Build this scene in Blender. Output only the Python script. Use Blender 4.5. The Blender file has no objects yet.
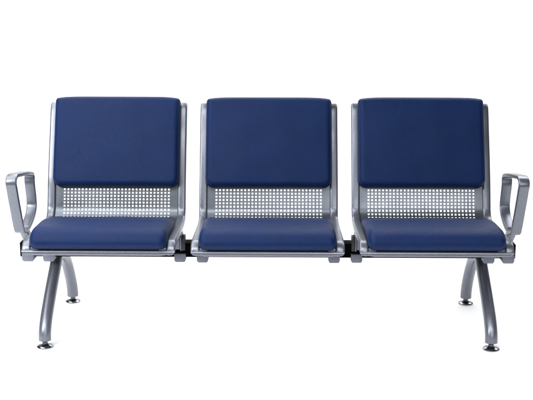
import bpy, bmesh, math
from mathutils import Vector, Matrix
from math import radians as R, sin, cos, pi, sqrt

sc = bpy.context.scene
col = sc.collection

# ------------------------------------------------------------------ materials
def new_mat(name):
    m = bpy.data.materials.new(name); m.use_nodes = True
    nt = m.node_tree; nt.nodes.clear()
    out = nt.nodes.new('ShaderNodeOutputMaterial')
    b = nt.nodes.new('ShaderNodeBsdfPrincipled')
    nt.links.new(b.outputs[0], out.inputs[0])
    return m, nt, b

def noise(nt, scale, detail=2, rough=.5):
    tc = nt.nodes.new('ShaderNodeTexCoord')
    n = nt.nodes.new('ShaderNodeTexNoise')
    n.inputs['Scale'].default_value = scale
    n.inputs['Detail'].default_value = detail
    n.inputs['Roughness'].default_value = rough
    nt.links.new(tc.outputs['Object'], n.inputs['Vector'])
    return n

def ramp(nt, src, c0, c1, p0=.35, p1=.65):
    r = nt.nodes.new('ShaderNodeValToRGB')
    r.color_ramp.elements[0].position = p0; r.color_ramp.elements[1].position = p1
    r.color_ramp.elements[0].color = (*c0, 1); r.color_ramp.elements[1].color = (*c1, 1)
    nt.links.new(src, r.inputs[0]); return r

def maprange(nt, src, a, b, f0=.3, f1=.7):
    m = nt.nodes.new('ShaderNodeMapRange')
    m.inputs['From Min'].default_value = f0; m.inputs['From Max'].default_value = f1
    m.inputs['To Min'].default_value = a; m.inputs['To Max'].default_value = b
    nt.links.new(src, m.inputs['Value']); return m

def bump(nt, b, src, strength, dist):
    n = nt.nodes.new('ShaderNodeBump')
    n.inputs['Strength'].default_value = strength; n.inputs['Distance'].default_value = dist
    nt.links.new(src, n.inputs['Height']); nt.links.new(n.outputs[0], b.inputs['Normal'])

def silver(name, c, metallic=.75, rough=.36, fleck=.06):
    """silver powder coat: metal flakes, orange peel, a little cloudiness"""
    m, nt, b = new_mat(name)
    fl = noise(nt, 420, 2, .6)
    lo = tuple(x*(1-fleck*3) for x in c); hi = tuple(min(1, x*(1+fleck*3)) for x in c)
    rp = ramp(nt, fl.outputs['Fac'], lo, hi, .3, .7)
    nt.links.new(rp.outputs[0], b.inputs['Base Color'])
    big = noise(nt, 22, 4, .6)
    mr = maprange(nt, big.outputs['Fac'], rough-.04, rough+.06)
    nt.links.new(mr.outputs[0], b.inputs['Roughness'])
    b.inputs['Metallic'].default_value = metallic
    bump(nt, b, fl.outputs['Fac'], .17, .0007)
    return m

def vinyl(name, c):
    m, nt, b = new_mat(name)
    tc = nt.nodes.new('ShaderNodeTexCoord')
    vo = nt.nodes.new('ShaderNodeTexVoronoi'); vo.inputs["Scale"].default_value = 330
    vo.feature = 'DISTANCE_TO_EDGE'
    nt.links.new(tc.outputs['Object'], vo.inputs['Vector'])
    big = noise(nt, 9, 3, .55)
    rp = ramp(nt, big.outputs['Fac'], tuple(x*.93 for x in c), tuple(x*1.07 for x in c))
    gn = noise(nt, 330, 3, .7)
    gm = maprange(nt, gn.outputs['Fac'], .90, 1.10)
    mx = nt.nodes.new('ShaderNodeVectorMath'); mx.operation = 'SCALE'
    nt.links.new(rp.outputs[0], mx.inputs[0]); nt.links.new(gm.outputs[0], mx.inputs['Scale'])
    nt.links.new(mx.outputs[0], b.inputs['Base Color'])
    mr = maprange(nt, big.outputs['Fac'], .40, .49)
    nt.links.new(mr.outputs[0], b.inputs['Roughness'])
    b.inputs['Specular IOR Level'].default_value = .115
    # grain cells about 3 mm across, under slow upholstery unevenness
    gr = maprange(nt, vo.outputs['Distance'], 0, 1, 0, .3)
    b1 = nt.nodes.new('ShaderNodeBump'); b1.inputs['Strength'].default_value = .30; b1.inputs['Distance'].default_value = .0016
    nt.links.new(gr.outputs[0], b1.inputs['Height'])
    wr = noise(nt, 26, 3, .5)
    b2 = nt.nodes.new('ShaderNodeBump'); b2.inputs['Strength'].default_value = .35; b2.inputs['Distance'].default_value = .0016
    nt.links.new(wr.outputs['Fac'], b2.inputs['Height']); nt.links.new(b1.outputs[0], b2.inputs['Normal'])
    nt.links.new(b2.outputs[0], b.inputs['Normal'])
    return m

def plain(name, c, rough, metallic=0., var=.12, scale=60, spec=.5):
    m, nt, b = new_mat(name)
    n = noise(nt, scale, 3)
    rp = ramp(nt, n.outputs['Fac'], tuple(x*(1-var) for x in c), tuple(min(1, x*(1+var)) for x in c))
    nt.links.new(rp.outputs[0], b.inputs['Base Color'])
    mr = maprange(nt, n.outputs['Fac'], rough*.85, rough*1.15)
    nt.links.new(mr.outputs[0], b.inputs['Roughness'])
    b.inputs['Metallic'].default_value = metallic
    b.inputs['Specular IOR Level'].default_value = spec
    return m

SILVER = silver('silver_paint', (.160, .172, .207), .65, .33, .065)
CAST = silver('cast_aluminium', (.165, .175, .22), .45, .48, .03)
SHEET = silver('perforated_steel', (.125, .14, .165), .75, .33, .05)
NAVY = vinyl('navy_vinyl', (.0031, .0158, .070))
BLACK = plain('black_steel', (.0025, .0025, .0032), .6, spec=.01)
RUBBER_AND_SHADE = plain('black_board_and_gap_shade', (.003, .003, .0037), .6, spec=.05)  # board and end caps; also paints the shadow gap behind the front bar
CHROME = plain('chrome', (.23, .235, .26), .16, 1., .05)
ZINC = plain('zinc_thread', (.12, .12, .13), .35, 1., .2, 200)
DARK = plain('dark_grey_plastic', (.028, .028, .034), .45, spec=.3)
PAPER = plain('white_paper', (.90, .90, .90), .8, 0, .006, 3)

# ------------------------------------------------------------------ mesh tools
def finish(name, bm, mats, parent=None, sharp=38):
    bmesh.ops.remove_doubles(bm, verts=bm.verts, dist=1e-6)
    bmesh.ops.recalc_face_normals(bm, faces=bm.faces)
    for f in bm.faces: f.smooth = True
    for e in bm.edges:
        if len(e.link_faces) == 2: e.smooth = e.calc_face_angle(0) < R(sharp)
    me = bpy.data.meshes.new(name); bm.to_mesh(me); bm.free()
    for m in (mats if isinstance(mats, (list, tuple)) else [mats]): me.materials.append(m)
    o = bpy.data.objects.new(name, me); col.objects.link(o)
    if parent: o.parent = parent
    return o

def rrect(w, h, r, n=4, cx=0, cy=0):
    pts = []
    for sx, sy, a0 in ((1, 1, 0), (-1, 1, 90), (-1, -1, 180), (1, -1, 270)):
        for k in range(n+1):
            a = R(a0 + 90*k/n)
            pts.append((cx+sx*(w/2-r)+r*cos(a), cy+sy*(h/2-r)+r*sin(a)))
    return pts

def circle(r, n=28): return [(r*cos(2*pi*k/n), r*sin(2*pi*k/n)) for k in range(n)]

def spline(pts, step=.006, closed=False):
    """centripetal Catmull-Rom through pts, resampled at an even step"""
    P = [Vector(p) for p in pts]; n = len(P)
    raw = []
    segs = n if closed else n-1
    for i in range(segs):
        if closed: p0, p1, p2, p3 = P[i-1], P[i], P[(i+1) % n], P[(i+2) % n]
        else:
            p1, p2 = P[i], P[i+1]
            p0 = P[i-1] if i else p1*2-p2
            p3 = P[i+2] if i+2 < n else p2*2-p1
        t0 = 0; t1 = t0+(p1-p0).length**.5; t2 = t1+(p2-p1).length**.5; t3 = t2+(p3-p2).length**.5
        for k in range(24):
            t = t1+(t2-t1)*k/24
            a1 = p0*((t1-t)/(t1-t0))+p1*((t-t0)/(t1-t0)); a2 = p1*((t2-t)/(t2-t1))+p2*((t-t1)/(t2-t1))
            a3 = p2*((t3-t)/(t3-t2))+p3*((t-t2)/(t3-t2))
            b1 = a1*((t2-t)/(t2-t0))+a2*((t-t0)/(t2-t0)); b2 = a2*((t3-t)/(t3-t1))+a3*((t-t1)/(t3-t1))
            raw.append(b1*((t2-t)/(t2-t1))+b2*((t-t1)/(t2-t1)))
    raw.append(P[0].copy() if closed else P[-1].copy())
    L = [0]
    for a, b in zip(raw, raw[1:]): L.append(L[-1]+(b-a).length)
    m = max(2, round(L[-1]/step)); out = []; j = 0
    for k in range(m if closed else m+1):
        s = L[-1]*k/m
        while j < len(L)-2 and L[j+1] < s: j += 1
        f = (s-L[j])/max(1e-9, L[j+1]-L[j])
        out.append(raw[j].lerp(raw[j+1], f))
    return out

def sweep(bm, path, sec, ref, closed=False, cap=0.0, matid=0):
    """section (b, n): b along ref, n along ref x tangent; ends capped, rounded over `cap` metres"""
    ref = Vector(ref); n = len(path); rings = []
    def frame(i):
        a = path[(i-1) % n] if (closed or i) else path[i]
        b = path[(i+1) % n] if (closed or i < n-1) else path[i]
        t = (b-a).normalized(); return t, ref.cross(t).normalized()
    def ring(p, N, k=1.0):
        mx = max(abs(q[0]) for q in sec), max(abs(q[1]) for q in sec)
        return [bm.verts.new(p+ref*(b*k)+N*(nn*k)) for b, nn in sec]
    for i in range(n):
        t, N = frame(i)
        if not closed and i == 0 and cap:
            for a in (10, 35, 62): rings.append(ring(path[0]-t*cap*cos(R(a)), N, 1-.35*(1-sin(R(a)))))
        rings.append(ring(path[i], N))
        if not closed and i == n-1 and cap:
            for a in (62, 35, 10): rings.append(ring(path[-1]+t*cap*cos(R(a)), N, 1-.35*(1-sin(R(a)))))
    m = len(sec); fs = []
    for a, b in zip(rings, rings[1:]+([rings[0]] if closed else [])):
        for k in range(m): fs.append(bm.faces.new((a[k], a[(k+1) % m], b[(k+1) % m], b[k])))
    if not closed:
        fs.append(bm.faces.new(rings[0][::-1])); fs.append(bm.faces.new(rings[-1]))
    for f in fs: f.material_index = matid

def box(bm, x0, x1, y0, y1, z0, z1, bev=.002, matid=0, seg=2):
    before = set(bm.faces)
    vs = [bm.verts.new((x, y, z)) for x in (x0, x1) for y in (y0, y1) for z in (z0, z1)]
    F = [(0, 1, 3, 2), (4, 6, 7, 5), (0, 4, 5, 1), (2, 3, 7, 6), (0, 2, 6, 4), (1, 5, 7, 3)]
    fs = [bm.faces.new([vs[i] for i in f]) for f in F]
    if bev:
        es = set(e for f in fs for e in f.edges)
        bmesh.ops.bevel(bm, geom=list(es), offset=bev, segments=seg, affect='EDGES', profile=.5)
    for f in bm.faces:
        if f not in before: f.material_index = matid

def prism(bm, poly, axis, a0, a1, bev=.0015, matid=0):
    """polygon in the plane across `axis` ('x': (y,z), 'y': (x,z)), extruded from a0 to a1"""
    before = set(bm.faces)
    mk = (lambda p, a: (a, p[0], p[1])) if axis == 'x' else (lambda p, a: (p[0], a, p[1]))
    A = [bm.verts.new(mk(p, a0)) for p in poly]; B = [bm.verts.new(mk(p, a1)) for p in poly]
    n = len(poly); fs = [bm.faces.new(A[::-1]), bm.faces.new(B)]
    for k in range(n): fs.append(bm.faces.new((A[k], A[(k+1) % n], B[(k+1) % n], B[k])))
    bmesh.ops.recalc_face_normals(bm, faces=fs)
    if bev:
        es = set(e for f in fs for e in f.edges if e.calc_face_angle(0) > R(40))
        bmesh.ops.bevel(bm, geom=list(es), offset=bev, segments=2, affect='EDGES', profile=.5)
    for f in bm.faces:
        if f not in before: f.material_index = matid

def lathe(bm, prof, c, n=36, matid=0):
    rings = [[bm.verts.new((c[0]+r*cos(2*pi*k/n), c[1]+r*sin(2*pi*k/n), c[2]+z)) for k in range(n)] for r, z in prof]
    for a, b in zip(rings, rings[1:]):
        for k in range(n): bm.faces.new((a[k], a[(k+1) % n], b[(k+1) % n], b[k])).material_index = matid
    bm.faces.new(rings[0][::-1]).material_index = matid; bm.faces.new(rings[-1]).material_index = matid

# ------------------------------------------------------------------ the bench
PITCH = .5491; HW = .25                                   # seat spacing, half width of a seat
bench = bpy.data.objects.new('waiting_bench', None); col.objects.link(bench)
bench.location = (.0072, 0, 0); bench.rotation_euler = (0, 0, -.0109)
bench['label'] = 'silver metal three-seat waiting bench with navy blue cushions and looped armrests'
bench['category'] = 'bench'

# front face line of the side rails, from the top of the back to the front edge of the seat (y, z)
RAIL = [(.160, .795), (.147, .784), (.112, .700), (.078, .618), (.034, .497), (.021, .452), (.0135, .428),
        (-.004, .410), (-.034, .404), (-.09, .403), (-.16, .405), (-.25, .4095), (-.32, .4125), (-.353, .4115), (-.374, .402),
        (-.3845, .388), (-.387, .3745)]
rail_path = spline([(0, y, z) for y, z in RAIL], .005)

def path_frame(path):
    n = len(path); L = [0]
    for a, b in zip(path, path[1:]): L.append(L[-1]+(b-a).length)
    N = []
    for i in range(n):
        t = (path[min(n-1, i+1)]-path[max(0, i-1)]).normalized()
        N.append(Vector((1, 0, 0)).cross(t).normalized())     # points forward on the back, up on the seat
    return L, N

def at_s(path, L, N, s):
    if s <= 0: return path[0]+(path[1]-path[0]).normalized()*s, N[0]
    if s >= L[-1]: return path[-1]+(path[-1]-path[-2]).normalized()*(s-L[-1]), N[-1]
    lo, hi = 0, len(L)-1
    while hi-lo > 1:
        m = (lo+hi)//2
        if L[m] <= s: lo = m
        else: hi = m
    f = (s-L[lo])/(L[hi]-L[lo])
    return path[lo].lerp(path[hi], f), N[lo].lerp(N[hi], f).normalized()

def flip_check(N):                                        # make the normals face the sitter
    return [(-v if (v.y > .3 or v.z < -.3) else v) for v in N]

RL, RN = path_frame(rail_path)
sgn = 1 if RN[len(RN)//5].y < 0 else -1
RN = [v*sgn for v in RN]

def pad(path, half_w, thick, rad, rc0, rc1, crown, mats, name, parent, board=True, nu=56, nv=60, p=2.3, lift=.002, taper=None, arch=0.):
    """an upholstered pad lying on `path`: rounded-rectangle plan, rolled edges, slightly crowned top"""
    L, N = path_frame(path)
    s_ = 1 if N[0].y < -.3 or N[0].z > .3 else -1
    N = [v*s_ for v in N]
    S = L[-1]
    def ease(k, n):                                       # samples crowd towards both ends
        t = k/n; return .5-.5*cos(pi*t) if True else t
    bm = bmesh.new(); top = []; bot = []
    for j in range(nv+1):
        s = S*ease(j, nv)
        loss = 0
        if s < rc0: loss = rc0-sqrt(max(0, rc0**2-(rc0-s)**2))
        if S-s < rc1: loss = max(loss, rc1-sqrt(max(0, rc1**2-(rc1-(S-s))**2)))
        W = half_w-loss
        rt, rb = [], []
        for i in range(nu+1):
            u = -cos(pi*i/nu); x = u*W
            # distance to the plan outline
            def dist(x, s):
                ax = half_w-abs(x)
                d = min(ax, s, S-s)
                if s < rc0 and ax < rc0: d = min(d, rc0-sqrt((rc0-ax)**2+(rc0-s)**2))
                if S-s < rc1 and ax < rc1: d = min(d, rc1-sqrt((rc1-ax)**2+(rc1-(S-s))**2))
                return max(0, d)
            d = dist(x, s)
            h = thick if d >= rad else thick*(1-(1-d/rad)**p)**(1/p)
            if taper:
                q_ = min(1, s/taper[1]); h *= taper[0]+(1-taper[0])*q_*q_*(3-2*q_)
            v = 2*s/S-1
            h += crown*(1-min(1, abs(x)/half_w)**2.5)*(1-abs(v)**2.5)
            # faint upholstery unevenness
            h += .0007*sin(x*31+s*17)*sin(s*23-x*9+1)*min(1, d/rad)
            q, n = at_s(path, L, N, s+arch*(abs(x)/half_w)**7*(1-s/S)**2)
            rt.append(bm.verts.new((x, q.y+n.y*(h+lift+.004), q.z+n.z*(h+lift+.004))))
            edge = i in (0, nu) or j in (0, nv)
            k = .0 if edge else 0.
            rb.append(bm.verts.new((x*(1-.0), q.y+n.y*(lift+.002), q.z+n.z*(lift+.002))))
        top.append(rt); bot.append(rb)
    for j in range(nv):
        for i in range(nu):
            bm.faces.new((top[j][i], top[j][i+1], top[j+1][i+1], top[j+1][i])).material_index = 0
            bm.faces.new((bot[j][i], bot[j+1][i], bot[j+1][i+1], bot[j][i+1])).material_index = 1
    loop_t = top[0]+[r[-1] for r in top[1:]]+top[-1][-2::-1]+[r[0] for r in top[-2:0:-1]]
    loop_b = bot[0]+[r[-1] for r in bot[1:]]+bot[-1][-2::-1]+[r[0] for r in bot[-2:0:-1]]
    n = len(loop_t)
    for k in range(n):
        bm.faces.new((loop_t[k], loop_b[k], loop_b[(k+1) % n], loop_t[(k+1) % n])).material_index = 1
    return finish(name, bm, mats, parent, 75)

def make_seat():
    bm = bmesh.new()
    rw, rd = .029, .024
    for s in (-1, 1):
        xc = s*(HW-rw/2)
        path = [Vector((xc, p.y, p.z))-RN[i]*(rd/2) for i, p in enumerate(rail_path)]
        sweep(bm, path, rrect(rw, rd, .0065, 4), (1, 0, 0), cap=.006)
        # flange that carries the sheet, set back from the rail's face
        path = [Vector((s*(HW-rw-.005), p.y, p.z))-RN[i]*.0155 for i, p in enumerate(rail_path[4:-6], 4)]
        sweep(bm, path, rrect(.016, .010, .001, 1), (1, 0, 0))
    # front edge bar, its ends turned up into the rails
    z0, yb = .3755, -.3782
    path = [Vector((x*.05, yb, z0)) for x in range(-5, 6)]
    path[0].x += .001; path[-1].x -= .001
    sweep(bm, path, rrect(.022, .0185, .0075, 5), (0, 1, 0))
    # lip behind the bar, blacked in for the shadow gap under the cushion
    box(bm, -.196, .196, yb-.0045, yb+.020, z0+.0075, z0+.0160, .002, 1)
    for s in (-1, 1):
        xa, xb = sorted((s*.1962, s*.2205))
        box(bm, xa, xb, yb-.0050, yb+.020, z0+.0070, z0+.0175, .002)
    # round the two lower front corners of rail and bar
    rc, zb = .021, z0-.00925
    for v in bm.verts:
        if v.co.y < -.30 and v.co.z < zb+rc and abs(v.co.x) > HW-rc:
            dx, dz = abs(v.co.x)-(HW-rc), (zb+rc)-v.co.z
            d = sqrt(dx*dx+dz*dz)
            if d > rc:
                k = rc/d; v.co.x = math.copysign(HW-rc+dx*k, v.co.x); v.co.z = zb+rc-dz*k
    seat = finish('seat', bm, [SILVER, RUBBER_AND_SHADE], None)

    # perforated sheet: a real grid of square holes
    bm = bmesh.new()
    hole, pitch = .0061, .0130
    xs = [-.2205, -.212]
    for k in range(30):
        c = (k-14.5)*pitch; xs += [c-hole/2, c+hole/2]
    xs += [.212, .2205]
    s0, s1 = .02, RL[-1]-.020
    vp = .0120; ncell = int((s1-s0-.02)/vp); ss = [s0]
    o = s0+.010
    for k in range(ncell): ss += [o+k*vp+.0029, o+k*vp+.0029+hole]
    ss += [s1]
    grid = {}
    for side in (0, 1):
        for j, s in enumerate(ss):
            q, n = at_s(rail_path, RL, RN, s)
            q = q-n*(.0085+.0015*side)
            for i, x in enumerate(xs): grid[side, i, j] = bm.verts.new((x, q.y, q.z))
    def is_hole(i, j): return i >= 2 and i < len(xs)-3 and i % 2 == 0 and j % 2 == 1 and j < len(ss)-2
    for j in range(len(ss)-1):
        for i in range(len(xs)-1):
            c = [(i, j), (i+1, j), (i+1, j+1), (i, j+1)]
            if is_hole(i, j):
                for a, b in zip(c, c[1:]+c[:1]):
                    bm.faces.new((grid[(0,)+a], grid[(0,)+b], grid[(1,)+b], grid[(1,)+a]))
            else:
                bm.faces.new([grid[(0,)+a] for a in c]); bm.faces.new([grid[(1,)+a] for a in c[::-1]])
    ni, nj = len(xs)-1, len(ss)-1
    border = [(i, 0) for i in range(ni)]+[(ni, j) for j in range(nj)]+[(i, nj) for i in range(ni, 0, -1)]+[(0, j) for j in range(nj, 0, -1)]
    for a, b in zip(border, border[1:]+border[:1]):
        bm.faces.new((grid[(0,)+a], grid[(0,)+b], grid[(1,)+b], grid[(1,)+a]))
    finish('perforated_panel', bm, SHEET, seat)

    # back cushion: lies on the straight reclined part, rolls over the top edge
    bp = spline([(0, y, z) for y, z in [(.0335, .506), (.078, .623), (.112, .706), (.142, .781), (.152, .801), (.158, .809)]][::-1], .006)
    pad(bp, .2275, .030, .021, .010, .032, .0055, [NAVY, RUBBER_AND_SHADE], 'back_cushion', seat, nv=72, nu=64, arch=.007)
    # seat cushion: flat, thicker towards the front, falls over the front edge
    ra = .036
    seat_line = [(-.082, .403), (-.13, .4042), (-.19, .4062), (-.25, .4083), (-.31, .4104), (-.346, .4117)]
    seat_line += [(-.348-ra*sin(R(a)), .4118-ra*(1-cos(R(a)))) for a in range(4, 61, 7)]
    seat_line += [(seat_line[-1][0]-.0045, seat_line[-1][1]-.0078)]
    sp = spline([(0, y, z) for y, z in seat_line], .005)
    pad(sp, .2235, .036, .025, .022, .024, .005, [NAVY, RUBBER_AND_SHADE], 'seat_cushion', seat, nv=64, nu=64, taper=(.5, .17), lift=.003)

    for s in (-1, 1):
        # cast bracket that carries the rail on the beam
        bm = bmesh.new()
        xa, xb = sorted((s*.214, s*.236))
        prism(bm, [(-.100, .3805), (-.085, .346), (-.062, .336), (-.062, .300), (.030, .300), (.030, .352), (.022, .392), (-.02, .3785)], 'x', xa, xb, .003)
        xa, xb = sorted((s*.2365, s*.2405))
        prism(bm, [(-.072, .348), (-.066, .296), (.026, .296), (.024, .346)], 'x', xa, xb, .001)
        bk = finish('bracket', bm, CAST, seat)
        bm = bmesh.new()
        xa, xb = sorted((s*.241, s*.2535))
        zt = .338
        poly = [(-.066, .297), (-.020, .297), (-.020, zt)]+[(-.043+.023*cos(R(a)), zt+.014*sin(R(a))) for a in range(15, 180, 15)]+[(-.066, zt)]
        prism(bm, poly, 'x', xa, xb, .002)
        finish('bracket_insert', bm, DARK, seat)
        # clamp under the beam
        bm = bmesh.new()
        c = s*.2345
        prism(bm, [(c-.0205, .2845), (c+.0205, .2845), (c+.0205, .262), (c+.0165, .254), (c-.0165, .254), (c-.0205, .262)], 'y', -.064, .030, .0025)
        finish('clamp', bm, CAST, seat)
    return seat

seat0 = make_seat()
def copy_part(o, parent):
    c = o.copy(); col.objects.link(c); c.parent = parent
    for ch in [x for x in bpy.data.objects if x.parent == o]: copy_part(ch, c)
    return c
seats = [seat0]+[None, None]
seat0.parent = bench; seat0.location = (-PITCH, 0, 0)
kids = [x for x in bpy.data.objects if x.parent == seat0]
for i in (0, 1):
    c = seat0.copy(); col.objects.link(c); c.parent = bench; c.location = (i*PITCH, 0, -.0012*(1-i)); c.rotation_euler = (0, 0, (.0022, -.0015)[i])
    for k in kids:
        d = k.copy(); col.objects.link(d); d.parent = c

# beam
bm = bmesh.new()
sweep(bm, [Vector((x, -.018, .2940)) for x in (-.882, -.5, 0, .5, .874)], rrect(.052, .060, .004, 3), (0, 0, 1))
beam = finish('beam', bm, BLACK, bench)
for s in (-1, 1):
    bm = bmesh.new()
    xe = .882 if s < 0 else .874
    xa, xb = sorted((s*(xe+.0002), s*(xe+.007)))
    box(bm, xa, xb, -.0485, .0125, .267, .3205, .003)
    finish('beam_end_cap', bm, DARK if False else RUBBER_AND_SHADE, beam)

# legs
FRONT = [(.016, .262), (-.010, .238), (-.078, .190), (-.160, .130), (-.212, .086), (-.238, .050), (-.2425, .024)]
REAR = [(.000, .258), (.075, .246), (.150, .205), (.210, .138), (.248, .078), (.2605, .044), (.262, .024)]
for s in (-1, 1):
    for P_ in (FRONT, REAR):
        bm = bmesh.new()
        x = s*.7686
        path = spline([(x, y, z) for y, z in P_], .008)
        sweep(bm, path, circle(.0215, 32), (1, 0, 0), cap=.0015)
        lg = finish('leg', bm, SILVER, bench, 45)
        fy = path[-1].y
        bm = bmesh.new()
        lathe(bm, [(.0275, 0), (.0285, .0015), (.0288, .0035), (.027, .0055), (.020, .0085), (.0125, .0105), (.0095, .0120)], (x, fy, 0))
        hexp = [(x+.0095*cos(R(a)), fy+.0095*sin(R(a))) for a in range(0, 360, 60)]
        A = [bm.verts.new((*q, .0121)) for q in hexp]; B = [bm.verts.new((*q, .0180)) for q in hexp]
        fs = [bm.faces.new(A[::-1]), bm.faces.new(B)]+[bm.faces.new((A[k], A[(k+1) % 6], B[(k+1) % 6], B[k])) for k in range(6)]
        for f in fs: f.material_index = 1
        lathe(bm, [(.0062, .0181), (.0062, .028)], (x, fy, 0), 16, 1)
        finish('foot_pad', bm, [CHROME, ZINC], lg)

# armrests: flat bar bent into a closed loop, on a post from the beam
LOOP = [(-.252, .560), (-.2605, .580), (-.2535, .593), (-.232, .599), (-.205, .5965), (-.16, .590), (-.09, .580), (-.03, .568), (-.004, .560), (.001, .549),
        (-.001, .530), (.006, .500), (.014, .468), (.014, .443), (-.004, .420), (-.040, .403), (-.10, .388),
        (-.152, .389), (-.176, .397), (-.187, .413), (-.200, .440), (-.220, .485), (-.240, .530)]
for s in (-1, 1):
    bm = bmesh.new()
    x = s*.850-.003
    path = spline([(x, y, z) for y, z in LOOP], .005, True)
    sweep(bm, path, rrect(.0365, .0135, .0045, 4), (1, 0, 0), closed=True)
    sweep(bm, spline([(x, -.120, .388), (x, -.085, .358), (x, -.050, .328), (x, -.034, .318)], .006), rrect(.030, .030, .006, 3), (1, 0, 0))
    box(bm, x-.020, x+.020, -.056, .024, .3215, .336, .003)
    ar = finish('armrest', bm, SILVER, bench)
    bm = bmesh.new()
    c = s*.858 if s < 0 else .853
    prism(bm, [(c-.0215, .2845), (c+.0215, .2845), (c+.0215, .262), (c+.0175, .254), (c-.0175, .254), (c-.0215, .262)], 'y', -.064, .030, .0025)
    finish('clamp', bm, CAST, ar)

# ------------------------------------------------------------------ white studio sweep
bm = bmesh.new()
prof = [(-.92, 0), (2.0, 0)]+[(2.0+1.4*sin(R(a)), 1.4-1.4*cos(R(a))) for a in range(6, 91, 6)]+[(3.4, 4.2)]
rows = [[bm.verts.new((x, y, z)) for y, z in prof] for x in (-5, 5)]
for k in range(len(prof)-1): bm.faces.new((rows[0][k], rows[1][k], rows[1][k+1], rows[0][k+1]))
bd = finish('backdrop', bm, PAPER)
bd['kind'] = 'structure'; bd['label'] = 'seamless white studio paper sweep under and behind the bench'; bd['category'] = 'backdrop'

bm = bmesh.new()
fv = [bm.verts.new(p) for p in ((-9, -7, -.004), (9, -7, -.004), (9, 5, -.004), (-9, 5, -.004))]
bm.faces.new(fv)
fl = finish('floor', bm, plain('grey_studio_floor', (.14, .14, .145), .6, 0, .1, 4))
fl['kind'] = 'structure'

# ------------------------------------------------------------------ studio lamps, some added out of view for floor and rails
def area(name, loc, target, sx, sy, power, color=(1, 1, 1), spread=180):
    l = bpy.data.lights.new(name, 'AREA'); l.shape = 'RECTANGLE'; l.size = sx; l.size_y = sy
    l.spread = R(spread); l.energy = power; l.color = color
    o = bpy.data.objects.new(name, l); col.objects.link(o); o.location = loc
    o.rotation_euler = (Vector(target)-Vector(loc)).to_track_quat('-Z', 'Y').to_euler()
    return o
area('softbox_overhead', (-1.5, -.1, 2.8), (-.7, -.1, 0), 2.6, 2.0, 72)
area('added_rear_floor_lamp', (1.0, 2.2, 2.9), (.6, .0, .0), 5.5, 1.6, 160)  # added lamp, unseen: lifts the shaded floor around the bench to white
area('added_floor_lamp', (.35, -1.55, 1.36), (.35, -1.20, 0), 4.2, .3, 21, spread=92)  # added lamp, unseen: narrow spread whitens the floor in front, sparing the seats
area('softbox_key', (-1.9, -1.7, 1.6), (-.6, 0, .5), .9, .9, 53)
area('added_front_fill', (-.8, -2.4, 3.0), (-.4, 0, .6), 2.6, .8, 58)  # added lamp, unseen: brightens the upward-tilted rails from the front
area('softbox_fill', (.8, -4.0, 1.6), (.3, 0, .5), 2.0, 1.2, 40)
area('wall_wash', (.6, 1.2, 3.6), (.5, 3.2, 1.4), 5.0, .6, 26)

w = bpy.data.worlds.new('World'); sc.world = w; w.use_nodes = True
bg = w.node_tree.nodes.get('Background') or w.node_tree.nodes.new('ShaderNodeBackground')
bg.inputs[0].default_value = (.90, .94, 1, 1); bg.inputs[1].default_value = .07

# ------------------------------------------------------------------ camera
cam = bpy.data.cameras.new('camera'); co = bpy.data.objects.new('camera', cam); col.objects.link(co)
cam.sensor_width = 36; cam.lens = 36*1053.18/533; cam.clip_end = 100; cam.clip_start = .05
co.matrix_world = Matrix.Translation((0, -3.6773, 1.2877)) @ Matrix.Rotation(pi/2-.2192, 4, 'X') @ Matrix.Rotation(.0016, 4, 'Z')
sc.camera = co

sc.render.engine = 'CYCLES'
sc.cycles.use_denoising = True
sc.cycles.max_bounces = 8
sc.view_settings.view_transform = 'Standard'; sc.view_settings.look = 'None'
sc.view_settings.exposure = 0; sc.view_settings.gamma = 1
